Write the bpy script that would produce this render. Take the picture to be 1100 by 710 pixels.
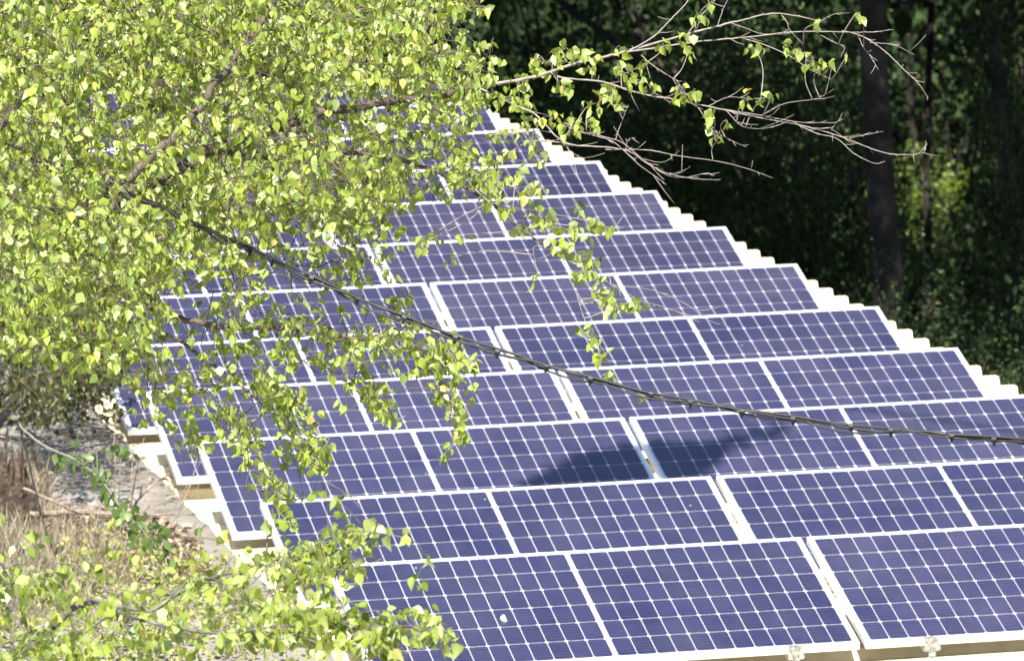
import bpy, math, random
import numpy as np
from mathutils import Vector, Matrix
from mathutils import noise as mnoise

random.seed(7)
RNG = np.random.default_rng(11)
for o in list(bpy.data.objects):
    bpy.data.objects.remove(o)
scene = bpy.context.scene
COL = scene.collection
R = math.radians

# ------------------------------------------------------------------ camera
CAM = np.array([0.0, 0.0, 8.6])
FPX = 7485.386                       # focal length in pixels of an 1100 px wide picture
CR = np.array([0.99972, -0.00338, -0.02335])     # right
CU = np.array([0.0236, 0.14306, 0.98943])        # up
CF = np.array([0.0, 0.98971, -0.1431])           # forward
cd = bpy.data.cameras.new('camera')
cam = bpy.data.objects.new('camera', cd)
COL.objects.link(cam)
cam.matrix_world = Matrix(((CR[0], CU[0], -CF[0], CAM[0]),
                           (CR[1], CU[1], -CF[1], CAM[1]),
                           (CR[2], CU[2], -CF[2], CAM[2]),
                           (0, 0, 0, 1)))
cd.sensor_fit = 'HORIZONTAL'
cd.sensor_width = 36.0
cd.lens = FPX / 1100 * 36
cd.clip_start = 0.5
cd.clip_end = 2000
cd.dof.use_dof = True
cd.dof.focus_distance = 21.0
cd.dof.aperture_fstop = 15.0
scene.camera = cam

# ------------------------------------------------------------------ light
SUN_AZ = R(-8)       # to the right of straight behind the camera
SUN_EL = R(52)
SUN = np.array([math.sin(SUN_AZ) * math.cos(SUN_EL), -math.cos(SUN_AZ) * math.cos(SUN_EL), math.sin(SUN_EL)])
w = bpy.data.worlds.new('World')
scene.world = w
w.use_nodes = True
nt = w.node_tree
sky = nt.nodes.new('ShaderNodeTexSky')
sky.sky_type = 'NISHITA'
sky.sun_disc = False
sky.sun_elevation = SUN_EL
sky.sun_rotation = math.atan2(SUN[0], SUN[1])
sky.air_density = 1.0
sky.dust_density = 0.6
sky.ozone_density = 1.5
nt.nodes['Background'].inputs['Strength'].default_value = 0.095
nt.links.new(sky.outputs[0], nt.nodes['Background'].inputs[0])
sl = bpy.data.lights.new('sun', 'SUN')
sl.energy = 4.9
sl.angle = R(0.55)
sl.color = (1.0, 0.955, 0.87)
so = bpy.data.objects.new('sun', sl)
COL.objects.link(so)
so.rotation_euler = Vector(SUN).to_track_quat('Z', 'Y').to_euler()
scene.view_settings.view_transform = 'Standard'
scene.view_settings.look = 'None'
scene.view_settings.gamma = 1.0
scene.view_settings.exposure = 1.5
scene.view_settings.use_curve_mapping = False

# ------------------------------------------------------------------ helpers
YAW = 0.20086736
U = np.array([math.cos(YAW), math.sin(YAW), 0.0])
V = np.array([-math.sin(YAW), math.cos(YAW), 0.0])
Z = np.array([0.0, 0.0, 1.0])
P0 = CAM + np.array([-0.58982, 27.1474, -5.28211])     # lower left corner of the first panel row
TILT = R(15.638)
H_CREST = -0.078                                        # roof crest below the panels' lower edge
ZR = P0[2] + H_CREST

def rs(s, v, z=0.0):
    """roof frame -> world; z measured from the panels' lower edge"""
    return P0 + s * U + v * V + z * Z

def at(px, py, dist):
    """a point seen at pixel (px,py) of the 1100x710 photograph, dist metres away along the view axis"""
    d = CF + CR * (px - 550) / FPX - CU * (py - 355) / FPX
    return CAM + d * dist

def atb(px, py, dist):
    """the same for the birch, whose crown leans: its low boughs reach out nearer"""
    return at(px, py, dist + 1.2 - 0.004 * py)

def at_z(px, py, z):
    d = CF + CR * (px - 550) / FPX - CU * (py - 355) / FPX
    return CAM + d * ((z - CAM[2]) / d[2])

def tag(o, label=None, cat=None, group=None, kind=None):
    if label: o['label'] = label
    if cat: o['category'] = cat
    if group: o['group'] = group
    if kind: o['kind'] = kind
    return o

def empty(name, loc, label, cat, group=None):
    o = bpy.data.objects.new(name, None)
    COL.objects.link(o)
    o.location = Vector(loc)
    o.empty_display_size = 0.2
    tag(o, label, cat, group)
    return o

def rnd3(s=1.0):
    return np.array([random.gauss(0, s), random.gauss(0, s), random.gauss(0, s)])

class MB:
    """collects geometry for ONE mesh object"""
    def __init__(s):
        s.v = []; s.f = []; s.m = []; s.c = []; s.n = 0; s.smooth = False
    def add(s, verts, faces, mat=0, col=None):
        verts = np.asarray(verts, dtype=float)
        b = s.n
        s.v.append(verts); s.n += len(verts)
        for f in faces:
            s.f.append(tuple(i + b for i in f)); s.m.append(mat)
        if col is None: col = 0.5
        s.c.append(np.full(len(verts), col))
    def box(s, lo, hi, mat=0, frame=None):
        x0, y0, z0 = lo; x1, y1, z1 = hi
        vs = np.array([(x0,y0,z0),(x1,y0,z0),(x1,y1,z0),(x0,y1,z0),(x0,y0,z1),(x1,y0,z1),(x1,y1,z1),(x0,y1,z1)], float)
        if frame is not None:
            o, a, b, c = frame
            vs = o + vs[:, :1] * a + vs[:, 1:2] * b + vs[:, 2:3] * c
        s.add(vs, [(0,3,2,1),(4,5,6,7),(0,1,5,4),(1,2,6,5),(2,3,7,6),(3,0,4,7)], mat)
    def tube(s, pts, rad, n=6, mat=0, col=None, cap=True):
        pts = np.asarray(pts, float)
        k = len(pts)
        rad = np.broadcast_to(np.asarray(rad, float), (k,)) if np.ndim(rad) else np.full(k, rad)
        t = np.gradient(pts, axis=0)
        t /= np.linalg.norm(t, axis=1)[:, None] + 1e-12
        ref = np.array([0.31, 0.22, 0.92])
        if abs(t[0] @ ref) > 0.95: ref = np.array([1.0, 0, 0])
        a = np.cross(t[0], ref); a /= np.linalg.norm(a)
        ang = np.arange(n) * 2 * math.pi / n
        ca, sa = np.cos(ang)[:, None], np.sin(ang)[:, None]
        vs = []
        for i in range(k):
            a = a - (a @ t[i]) * t[i]
            a /= np.linalg.norm(a) + 1e-12
            b = np.cross(t[i], a)
            vs.append(pts[i] + rad[i] * (ca * a + sa * b))
        vs = np.concatenate(vs)
        fs = []
        for i in range(k - 1):
            for j in range(n):
                j2 = (j + 1) % n
                fs.append((i*n + j, i*n + j2, (i+1)*n + j2, (i+1)*n + j))
        if cap:
            fs.append(tuple(range(n - 1, -1, -1)))
            fs.append(tuple((k-1)*n + j for j in range(n)))
        s.add(vs, fs, mat, col)
    def build(s, name, mats, parent=None, smooth=False, origin=None):
        me = bpy.data.meshes.new(name)
        vs = np.concatenate(s.v)
        if origin is not None: vs = vs - np.asarray(origin)
        me.from_pydata(vs.tolist(), [], s.f)
        if not isinstance(mats, (list, tuple)): mats = [mats]
        for m in mats: me.materials.append(m)
        if len(mats) > 1: me.polygons.foreach_set('material_index', s.m)
        if smooth: me.polygons.foreach_set('use_smooth', [True] * len(s.f))
        at_ = me.attributes.new('tone', 'FLOAT', 'POINT')
        at_.data.foreach_set('value', np.concatenate(s.c).astype(np.float32))
        me.update()
        o = bpy.data.objects.new(name, me)
        COL.objects.link(o)
        if parent is not None:
            o.parent = parent
        elif origin is not None:
            o.location = Vector(origin)
        return o

def spline(pts, per=6):
    """Catmull-Rom through points"""
    p = np.asarray(pts, float)
    if len(p) < 3:
        return np.array([p[0] + (p[-1] - p[0]) * t for t in np.linspace(0, 1, per + 1)])
    q = np.vstack([2*p[0] - p[1], p, 2*p[-1] - p[-2]])
    out = []
    for i in range(1, len(q) - 2):
        for t in np.arange(per) / per:
            out.append(0.5 * (2*q[i] + (q[i+1]-q[i-1])*t + (2*q[i-1]-5*q[i]+4*q[i+1]-q[i+2])*t*t + (3*q[i]-q[i-1]-3*q[i+1]+q[i+2])*t**3))
    out.append(q[-2])
    return np.array(out)

def in_poly(x, y, poly):
    c = False; j = len(poly) - 1
    for i in range(len(poly)):
        xi, yi = poly[i]; xj, yj = poly[j]
        if (yi > y) != (yj > y) and x < (xj - xi) * (y - yi) / (yj - yi) + xi: c = not c
        j = i
    return c

def sample_poly(poly):
    xs = [p[0] for p in poly]; ys = [p[1] for p in poly]
    while True:
        x = random.uniform(min(xs), max(xs)); y = random.uniform(min(ys), max(ys))
        if in_poly(x, y, poly): return x, y

# ------------------------------------------------------------------ materials
def new_mat(name):
    m = bpy.data.materials.new(name)
    m.use_nodes = True
    b = m.node_tree.nodes['Principled BSDF']
    return m, m.node_tree, b

def noise(nt, scale, detail=4, coord='Object', rough=0.6):
    tc = nt.nodes.new('ShaderNodeTexCoord')
    n = nt.nodes.new('ShaderNodeTexNoise')
    n.inputs['Scale'].default_value = scale
    n.inputs['Detail'].default_value = detail
    n.inputs['Roughness'].default_value = rough
    nt.links.new(tc.outputs[coord], n.inputs['Vector'])
    return n

def ramp(nt, src, stops):
    r = nt.nodes.new('ShaderNodeValToRGB')
    el = r.color_ramp.elements
    while len(el) < len(stops): el.new(0.5)
    for e, (p, c) in zip(el, stops):
        e.position = p; e.color = (*c, 1)
    nt.links.new(src, r.inputs[0])
    return r

def bump(nt, b, src, strength, dist=0.02):
    bp = nt.nodes.new('ShaderNodeBump')
    bp.inputs['Strength'].default_value = strength
    bp.inputs['Distance'].default_value = dist
    nt.links.new(src, bp.inputs['Height'])
    nt.links.new(bp.outputs[0], b.inputs['Normal'])

def simple(name, stops, scale, rough=0.7, metallic=0.0, bmp=0.0, bd=0.02, spec=0.5, detail=5):
    m, t, b = new_mat(name)
    n = noise(t, scale, detail)
    r = ramp(t, n.outputs[0], stops)
    t.links.new(r.outputs[0], b.inputs['Base Color'])
    b.inputs['Roughness'].default_value = rough
    b.inputs['Metallic'].default_value = metallic
    b.inputs['Specular IOR Level'].default_value = spec
    if bmp: bump(t, b, n.outputs[0], bmp, bd)
    return m

def leaf_mat(name, stops, trans, spec=0.5, rough=0.35, tgain=(1.25, 1.2, 0.6), pale=None):
    """leaf blade: coloured per leaf, light passes through"""
    m, t, b = new_mat(name)
    a = t.nodes.new('ShaderNodeAttribute'); a.attribute_name = 'tone'
    r = ramp(t, a.outputs['Fac'], stops)
    if pale:
        gg = t.nodes.new('ShaderNodeNewGeometry')
        pm = t.nodes.new('ShaderNodeMix'); pm.data_type = 'RGBA'
        pf = t.nodes.new('ShaderNodeMath'); pf.operation = 'MULTIPLY'; pf.inputs[1].default_value = 0.55
        t.links.new(gg.outputs['Backfacing'], pf.inputs[0])
        t.links.new(pf.outputs[0], pm.inputs[0]); t.links.new(r.outputs[0], pm.inputs[6]); pm.inputs[7].default_value = pale
        t.links.new(pm.outputs[2], b.inputs['Base Color'])
    else:
        t.links.new(r.outputs[0], b.inputs['Base Color'])
    b.inputs['Roughness'].default_value = rough
    b.inputs['Specular IOR Level'].default_value = spec
    tr = t.nodes.new('ShaderNodeBsdfTranslucent')
    mul = t.nodes.new('ShaderNodeMix'); mul.data_type = 'RGBA'; mul.blend_type = 'MULTIPLY'
    mul.inputs[0].default_value = 1.0
    t.links.new(r.outputs[0], mul.inputs[6])
    mul.inputs[7].default_value = (*tgain, 1)
    mul.clamp_result = False
    t.links.new(mul.outputs[2], tr.inputs[0])
    mx = t.nodes.new('ShaderNodeMixShader')
    mx.inputs[0].default_value = trans
    t.links.new(b.outputs[0], mx.inputs[1]); t.links.new(tr.outputs[0], mx.inputs[2])
    t.links.new(mx.outputs[0], t.nodes['Material Output'].inputs[0])
    return m

M = {}
M['frame'] = simple('anodised_aluminium', [(0.3, (0.70, 0.70, 0.68)), (0.7, (0.80, 0.80, 0.78))], 6, 0.38, 0.35)
M['steel'] = simple('zinc_steel', [(0.35, (0.28, 0.28, 0.28)), (0.65, (0.62, 0.62, 0.6))], 60, 0.35, 0.8)
M['sheet'] = simple('back_sheet', [(0.3, (0.42, 0.42, 0.48)), (0.7, (0.47, 0.47, 0.53))], 9, 0.35)

# solar cells: dark silicon under dusty glass, thin bus bars along the panel
m, t, b = new_mat('solar_cell')
a = t.nodes.new('ShaderNodeAttribute'); a.attribute_name = 'tone'
r1 = ramp(t, a.outputs['Fac'], [(0.0, (0.0155, 0.0147, 0.043)), (0.5, (0.0187, 0.0174, 0.050)), (1.0, (0.0228, 0.0208, 0.057))])
tc = t.nodes.new('ShaderNodeTexCoord')
sep = t.nodes.new('ShaderNodeSeparateXYZ')
t.links.new(tc.outputs['Object'], sep.inputs[0])
mul = t.nodes.new('ShaderNodeMath'); mul.operation = 'MULTIPLY'; mul.inputs[1].default_value = 1 / 0.0261
t.links.new(sep.outputs['Y'], mul.inputs[0])
fr = t.nodes.new('ShaderNodeMath'); fr.operation = 'FRACT'; t.links.new(mul.outputs[0], fr.inputs[0])
lt = t.nodes.new('ShaderNodeMath'); lt.operation = 'LESS_THAN'; lt.inputs[1].default_value = 0.10
t.links.new(fr.outputs[0], lt.inputs[0])
mx = t.nodes.new('ShaderNodeMix'); mx.data_type = 'RGBA'
t.links.new(lt.outputs[0], mx.inputs[0]); t.links.new(r1.outputs[0], mx.inputs[6])
mx.inputs[7].default_value = (0.07, 0.07, 0.11, 1)
nd = noise(t, 3.0, 8, 'Object', 0.7)
geo = t.nodes.new('ShaderNodeNewGeometry')
t.links.new(geo.outputs['Position'], nd.inputs['Vector'])
dust = ramp(t, nd.outputs[0], [(0.35, (0.0, 0.0, 0.0)), (0.75, (1, 1, 1))])
dm = t.nodes.new('ShaderNodeMath'); dm.operation = 'MULTIPLY'; dm.inputs[1].default_value = 0.085
t.links.new(dust.outputs[0], dm.inputs[0])
mx2 = t.nodes.new('ShaderNodeMix'); mx2.data_type = 'RGBA'
t.links.new(dm.outputs[0], mx2.inputs[0]); t.links.new(mx.outputs[2], mx2.inputs[6])
mx2.inputs[7].default_value = (0.3, 0.28, 0.25, 1)
vo = t.nodes.new('ShaderNodeTexVoronoi'); vo.inputs['Scale'].default_value = 5.0
t.links.new(geo.outputs['Position'], vo.inputs['Vector'])
vl = t.nodes.new('ShaderNodeMath'); vl.operation = 'LESS_THAN'; vl.inputs[1].default_value = 0.022
t.links.new(vo.outputs['Distance'], vl.inputs[0])
ms = t.nodes.new('ShaderNodeMix'); ms.data_type = 'RGBA'
t.links.new(vl.outputs[0], ms.inputs[0]); t.links.new(mx2.outputs[2], ms.inputs[6]); ms.inputs[7].default_value = (0.45, 0.43, 0.42, 1)
mx2 = ms
oi = t.nodes.new('ShaderNodeObjectInfo')
pr_ = ramp(t, oi.outputs['Random'], [(0.0, (0.80, 0.83, 0.88)), (1.0, (1.14, 1.12, 1.08))])
mx3 = t.nodes.new('ShaderNodeMix'); mx3.data_type = 'RGBA'; mx3.blend_type = 'MULTIPLY'; mx3.inputs[0].default_value = 1.0
t.links.new(mx2.outputs[2], mx3.inputs[6]); t.links.new(pr_.outputs[0], mx3.inputs[7])
t.links.new(mx3.outputs[2], b.inputs['Base Color'])
b.inputs['Roughness'].default_value = 0.28
b.inputs['Specular IOR Level'].default_value = 0.4
b.inputs['Specular Tint'].default_value = (0.42, 0.40, 1.0, 1)
M['cell'] = m

# white coated trapezoidal roof sheet, slightly dirty in the pans
m, t, b = new_mat('roof_sheet')
n = noise(t, 1.3, 8)
n2 = noise(t, 14, 6)
r_ = ramp(t, n.outputs[0], [(0.3, (0.76, 0.64, 0.40)), (0.7, (0.83, 0.73, 0.50))])
r2 = ramp(t, n2.outputs[0], [(0.30, (0.82, 0.78, 0.70)), (0.55, (1, 1, 1))])
mm = t.nodes.new('ShaderNodeMix'); mm.data_type = 'RGBA'; mm.blend_type = 'MULTIPLY'; mm.inputs[0].default_value = 0.8
t.links.new(r_.outputs[0], mm.inputs[6]); t.links.new(r2.outputs[0], mm.inputs[7])
t.links.new(mm.outputs[2], b.inputs['Base Color'])
b.inputs['Roughness'].default_value = 0.45
M['roof'] = m
M['wall'] = simple('rendered_wall', [(0.3, (0.42, 0.39, 0.33)), (0.7, (0.55, 0.52, 0.46))], 3, 0.9, 0, 0.2)
M['rubber'] = simple('cable_sheath', [(0.3, (0.004, 0.004, 0.0035)), (0.7, (0.011, 0.010, 0.008))], 30, 0.55)
M['bark'] = simple('grey_bark', [(0.3, (0.055, 0.045, 0.035)), (0.55, (0.14, 0.12, 0.10)), (0.75, (0.30, 0.28, 0.25))], 22, 0.85, 0, 0.5, 0.01)
M['twig'] = simple('pale_twig_bark', [(0.3, (0.16, 0.13, 0.105)), (0.6, (0.27, 0.235, 0.20)), (0.8, (0.38, 0.35, 0.31))], 30, 0.75)
M['browntwig'] = simple('brown_twig_bark', [(0.3, (0.05, 0.035, 0.024)), (0.6, (0.10, 0.075, 0.052)), (0.8, (0.20, 0.16, 0.12))], 30, 0.8)
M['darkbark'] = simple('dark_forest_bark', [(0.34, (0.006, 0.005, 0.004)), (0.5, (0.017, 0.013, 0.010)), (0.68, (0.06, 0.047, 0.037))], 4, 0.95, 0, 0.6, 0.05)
M['rotwood'] = simple('rotten_stump_wood', [(0.32, (0.014, 0.009, 0.006)), (0.5, (0.05, 0.034, 0.022)), (0.72, (0.16, 0.115, 0.075))], 26, 0.95, 0, 1.0, 0.03)
M['deadwood'] = simple('dead_wood', [(0.3, (0.10, 0.07, 0.05)), (0.55, (0.22, 0.17, 0.13)), (0.8, (0.42, 0.38, 0.33))], 18, 0.9, 0, 0.5, 0.01)
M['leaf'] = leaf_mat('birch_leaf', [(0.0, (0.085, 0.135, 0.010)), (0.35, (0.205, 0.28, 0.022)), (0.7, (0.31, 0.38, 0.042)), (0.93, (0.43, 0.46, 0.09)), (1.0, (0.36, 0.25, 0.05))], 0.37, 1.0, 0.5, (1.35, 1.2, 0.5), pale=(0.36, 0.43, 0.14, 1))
M['leaf_green'] = leaf_mat('green_leaf', [(0.0, (0.06, 0.105, 0.02)), (0.5, (0.125, 0.19, 0.045)), (1.0, (0.22, 0.29, 0.09))], 0.4, 0.75, 0.3)
M['leaf_olive'] = leaf_mat('olive_leaf', [(0.0, (0.03, 0.034, 0.01)), (0.5, (0.065, 0.078, 0.016)), (0.85, (0.15, 0.155, 0.03)), (1.0, (0.18, 0.12, 0.07))], 0.35, 0.6, 0.4)  # tone lowered to stand for shade among the small leaves
M['leaf_weed'] = leaf_mat('weed_leaf', [(0.0, (0.20, 0.23, 0.06)), (0.5, (0.31, 0.33, 0.09)), (1.0, (0.40, 0.37, 0.14))], 0.4, 0.5, 0.4)
M['leaf_forest'] = leaf_mat('shade_dark_forest_leaf', [(0.0, (0.014, 0.026, 0.011)), (0.5, (0.032, 0.058, 0.02)), (0.85, (0.06, 0.095, 0.03)), (1.0, (0.11, 0.14, 0.045))], 0.3, 0.2, 0.6)  # green darkened to carry the wood's shade in the leaf colour
M['leaf_lit'] = leaf_mat('sun_bright_forest_leaf', [(0.0, (0.07, 0.11, 0.012)), (0.5, (0.13, 0.18, 0.02)), (1.0, (0.2, 0.24, 0.035))], 0.5, 0.5, 0.4)  # brighter copy of the forest leaf, sunlight put into its colour
M['straw'] = leaf_mat('dry_grass', [(0.0, (0.13, 0.10, 0.06)), (0.5, (0.27, 0.225, 0.145)), (1.0, (0.44, 0.39, 0.28))], 0.25, 0.3, 0.6, (1.0, 0.95, 0.8))
M['litter'] = leaf_mat('leaf_litter', [(0.0, (0.12, 0.08, 0.05)), (0.5, (0.27, 0.20, 0.14)), (1.0, (0.48, 0.42, 0.33))], 0.15, 0.3, 0.7, (1.0, 0.9, 0.7))
# ground: pale bare earth on the bank, darker forest floor away from it
m, t, b = new_mat('bare_earth')
n = noise(t, 2.2, 10)
n2 = noise(t, 0.05, 3)
r_ = ramp(t, n.outputs[0], [(0.30, (0.145, 0.128, 0.10)), (0.5, (0.225, 0.207, 0.178)), (0.72, (0.275, 0.26, 0.232))])
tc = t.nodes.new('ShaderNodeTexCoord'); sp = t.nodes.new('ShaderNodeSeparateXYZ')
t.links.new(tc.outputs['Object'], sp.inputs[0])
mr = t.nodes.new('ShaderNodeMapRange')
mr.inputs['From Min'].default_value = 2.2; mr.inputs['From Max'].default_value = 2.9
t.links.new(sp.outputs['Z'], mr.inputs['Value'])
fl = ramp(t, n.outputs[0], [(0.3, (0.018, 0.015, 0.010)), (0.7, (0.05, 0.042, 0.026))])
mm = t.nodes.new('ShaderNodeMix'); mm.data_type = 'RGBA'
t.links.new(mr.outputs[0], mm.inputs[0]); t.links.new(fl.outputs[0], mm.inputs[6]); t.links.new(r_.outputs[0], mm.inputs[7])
t.links.new(mm.outputs[2], b.inputs['Base Color'])
b.inputs['Roughness'].default_value = 0.95
bump(t, b, n.outputs[0], 0.3, 0.03)
M['earth'] = m
M['dropping'] = simple('chalky_white', [(0.3, (0.65, 0.6, 0.55)), (0.7, (0.82, 0.8, 0.78))], 80, 0.8)

# ------------------------------------------------------------------ terrain: one sheet in the roof's own grid
ROOF_S0, ROOF_S1, ROOF_V0, ROOF_V1 = 0.0, 4.57, -0.75, 20.3
def sstep(a, b, x):
    t_ = min(1, max(0, (x - a) / (b - a))); return t_ * t_ * (3 - 2 * t_)
def ground_z(s, v):
    p = rs(s, v)
    x, y = p[0], p[1]
    base = 0.0 - 1.6 * sstep(48, 62, y) - 3.2 * sstep(66, 95, y) + 30 * sstep(112, 260, y)   # falls to the wood, wooded hill far behind
    base += 6.6 * sstep(21, 3, y) * sstep(26, 12, x)                  # the slope the photograph is taken from
    base += 22 * sstep(60, 200, abs(x))
    if s < 0.16:
        bank = (ZR + 0.003 + 0.012 * math.sin(9 * v) * math.sin(4 * v + 1) if s < 0.0 else ZR - 0.06) + 0.05 * max(0, -s - 0.6) + 0.02 * math.sin(3.1 * s + 1.7 * v) * min(1, max(0, -s * 2))
        k = sstep(30, 40, v)
        base = max(base, bank * (1 - k) + base * k) if v < 40 else base
        base = base if y > 21 else max(base, ZR - 0.055)
    return base
sg = sorted(set(list(np.round(np.concatenate([np.linspace(-400, -40, 10), np.linspace(-40, -8, 12), np.linspace(-8, -0.5, 26), [-0.3, -0.15, -0.005, 0.025, 0.14, 0.19], np.linspace(0.5, 12, 16), np.linspace(14, 50, 13), np.linspace(60, 400, 10)]), 3))))
vg = sorted(set(list(np.round(np.concatenate([np.linspace(-400, -60, 8), np.linspace(-50, -4, 16), np.linspace(-3, 24, 109), np.linspace(25, 95, 50), np.linspace(100, 260, 20), np.linspace(300, 700, 6)]), 3))))
g = MB()
vs = [[*(rs(s, v)[:2]), ground_z(s, v)] for v in vg for s in sg]
ns = len(sg)
g.add(vs, [(j*ns+i, j*ns+i+1, (j+1)*ns+i+1, (j+1)*ns+i) for j in range(len(vg)-1) for i in range(ns-1)])
go = g.build('ground', M['earth'], smooth=True)
tag(go, kind='structure')

# ------------------------------------------------------------------ the shed and its ribbed roof
shed = empty('shed', rs(2.2, 9.5, -P0[2]), 'long low shed with white trapezoidal metal roof under the solar panels', 'shed')
PITCH = 0.342
prof = []
v = ROOF_V0
while v < ROOF_V1:
    for dv, z in ((0.0, 0.0), (0.055, 0.0), (0.080, -0.046), (0.317, -0.046)):
        prof.append((v + dv, z))
    v += PITCH
prof.append((v, 0.0))
rb = MB()
ss = np.linspace(ROOF_S0, ROOF_S1, 10)
vv = []
for z_off in (0, -0.004):
    for s in ss:
        for pv, pz in prof:
            vv.append(rs(s, pv, H_CREST + pz + z_off + 0.0015 * math.sin(3 * s + 5 * pv)))
npf = len(prof); nsx = len(ss)
ff = []
for L in (0, 1):
    o_ = L * npf * nsx
    for i in range(nsx - 1):
        for j in range(npf - 1):
            q = (o_ + i*npf + j, o_ + (i+1)*npf + j, o_ + (i+1)*npf + j + 1, o_ + i*npf + j + 1)
            ff.append(q if L == 0 else q[::-1])
for i in (0, nsx - 1):
    for j in range(npf - 1):
        a_ = i*npf + j; ff.append((a_, a_+1, a_+1 + npf*nsx, a_ + npf*nsx))
for j in (0, npf - 1):
    for i in range(nsx - 1):
        a_ = i*npf + j; ff.append((a_, a_+npf, a_+npf + npf*nsx, a_ + npf*nsx))
rb.add(vv, ff)
def link_under(o, root):
    o.parent = root
    o.matrix_parent_inverse = Matrix.Translation(-Vector(root.location))
    return o
link_under(rb.build('roof', M['roof']), shed)
zt = H_CREST - 0.06
for lo, hi in (((0.20, ROOF_V0 + 0.15, -P0[2]), (4.35, ROOF_V0 + 0.30, zt)),
               ((0.20, ROOF_V1 - 0.30, -P0[2]), (4.35, ROOF_V1 - 0.15, zt)),
               ((0.20, ROOF_V0 + 0.302, -P0[2]), (0.32, ROOF_V1 - 0.302, zt)),
               ((4.20, ROOF_V0 + 0.302, -P0[2]), (4.35, ROOF_V1 - 0.302, zt))):
    wb = MB(); wb.box(lo, hi, 0, (P0, U, V, Z))
    link_under(wb.build('wall', M['wall']), shed)

# ------------------------------------------------------------------ solar panels
PL, PW, PH, GAP = 2.0, 1.0, 0.032, 0.025
def make_panel():
    root = empty('solar_panel', (0, 0, 0), '', 'solar panel')
    fb = MB()
    rim = 0.013
    fb.box((0, 0, -PH), (PL, rim, 0)); fb.box((0, PW - rim, -PH), (PL, PW, 0))
    fb.box((0, rim, -PH), (rim, PW - rim, 0)); fb.box((PL - rim, rim, -PH), (PL, PW - rim, 0))
    fo = fb.build('frame', M['frame'], root)
    bv = fo.modifiers.new('bevel', 'BEVEL'); bv.width = 0.002; bv.segments = 1
    sb = MB(); sb.box((rim, rim, -0.012), (PL - rim, PW - rim, -0.004))
    sb.build('back_sheet', M['sheet'], root)
    cb = MB()
    mu, mv, mid = 0.024, 0.021, 0.018
    cw = (PL - 2 * mu - mid) / 24; ch = (PW - 2 * mv) / 6
    gu, gv, c = 0.0018, 0.0034, 0.0075
    for i in range(24):
        for j in range(6):
            x0 = mu + i * cw + (mid if i >= 12 else 0) + gu; x1 = x0 + cw - 2 * gu
            y0 = mv + j * ch + gv; y1 = y0 + ch - 2 * gv
            z = -0.0015
            cb.add([(x0+c,y0,z),(x1-c,y0,z),(x1,y0+c,z),(x1,y1-c,z),(x1-c,y1,z),(x0+c,y1,z),(x0,y1-c,z),(x0,y0+c,z)],
                   [(0,1,2,3,4,5,6,7)], 0, random.random())
    cb.build('cells', M['cell'], root)
    # mounting: a rail under each end, a clamp with foot at the low edge and a leg at the high edge
    ct, st = math.cos(TILT), math.sin(TILT)
    for x in (0.27, 1.73):
        rl = MB(); rl.box((x - 0.02, 0.03, -PH - 0.042), (x + 0.02, PW - 0.03, -PH - 0.001))
        rl.build('rail', M['frame'], root)
        k = MB()
        up = np.array([0, st, ct])          # world up in panel axes
        fw = np.array([0, ct, -st])         # level direction towards the back
        fr_ = (np.array([x, 0.0, 0.0]), np.array([1.0, 0, 0]), fw, up)
        k.box((-0.030, -0.010, -0.052), (0.030, -0.001, 0.004), 0, fr_)       # clamp plate over the frame
        k.box((-0.030, -0.001, 0.0005), (0.012, 0.012, 0.004), 0, fr_)
        k.box((0.012, -0.020, -0.046), (0.034, -0.0101, -0.030), 0, fr_)
        k.box((-0.014, -0.014, -0.098), (-0.008, 0.030, -0.050), 0, fr_)      # foot bracket
        k.box((0.008, -0.014, -0.098), (0.014, 0.030, -0.050), 0, fr_)
        k.box((-0.026, -0.030, -0.0995), (0.026, 0.040, -0.0965), 0, fr_)
        for (bx, bz, rr) in ((-0.012, -0.022, 0.008), (0.0, -0.062, 0.010), (0.016, -0.080, 0.007)):
            c0 = fr_[0] + bx * fr_[1] - 0.026 * fw + bz * up
            k.tube([c0, c0 + 0.014 * fw], rr, 8)
        k.build('clamp', M['steel'], root)
        lg = MB()
        hz = PW * st - 0.10 * st
        fr2 = (np.array([x, 0.0, 0.0]), np.array([1.0, 0, 0]), fw, up)
        lg.box((-0.016, 0.86, -0.0995), (0.016, 0.89, 0.86 * math.tan(TILT) - 0.085), 0, fr2)
        lg.build('leg', M['frame'], root)
    return root
def panel_matrix(s, d):
    o = rs(s, d)
    y = math.cos(TILT) * V + math.sin(TILT) * Z
    n = np.cross(U, y)
    return Matrix(((U[0], y[0], n[0], o[0]), (U[1], y[1], n[1], o[1]), (U[2], y[2], n[2], o[2]), (0, 0, 0, 1)))
ROWS = [0, 1.6233, 3.3600, 4.9296, 6.4571, 8.1762, 9.8117, 11.5376, 13.0763, 14.8755, 16.5281, 18.15]
ORD = ['front', 'second', 'third', 'fourth', 'fifth', 'sixth', 'seventh', 'eighth', 'ninth', 'tenth', 'eleventh', 'twelfth and rearmost']
proto = make_panel()
for i, d in enumerate(ROWS):
    for k in range(2):
        if i == 0 and k == 0:
            r = proto
        else:
            r = proto.copy(); COL.objects.link(r)
            for ch_ in proto.children:
                c_ = ch_.copy(); COL.objects.link(c_); c_.parent = r
        r.matrix_world = panel_matrix(k * (PL + GAP), d)
        side = 'left' if k == 0 else 'right'
        lab = f'{side} dark blue solar panel of the {ORD[i]} row from the roof front'
        if i == 0 and k == 0: lab = 'left dark blue solar panel of the front row, with a white speck on it'
        if i == 2: lab = f'{side} dark blue solar panel of the third row, partly under a soft shadow'
        tag(r, lab, 'solar panel', 'solar panels in rows on the shed roof')

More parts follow.
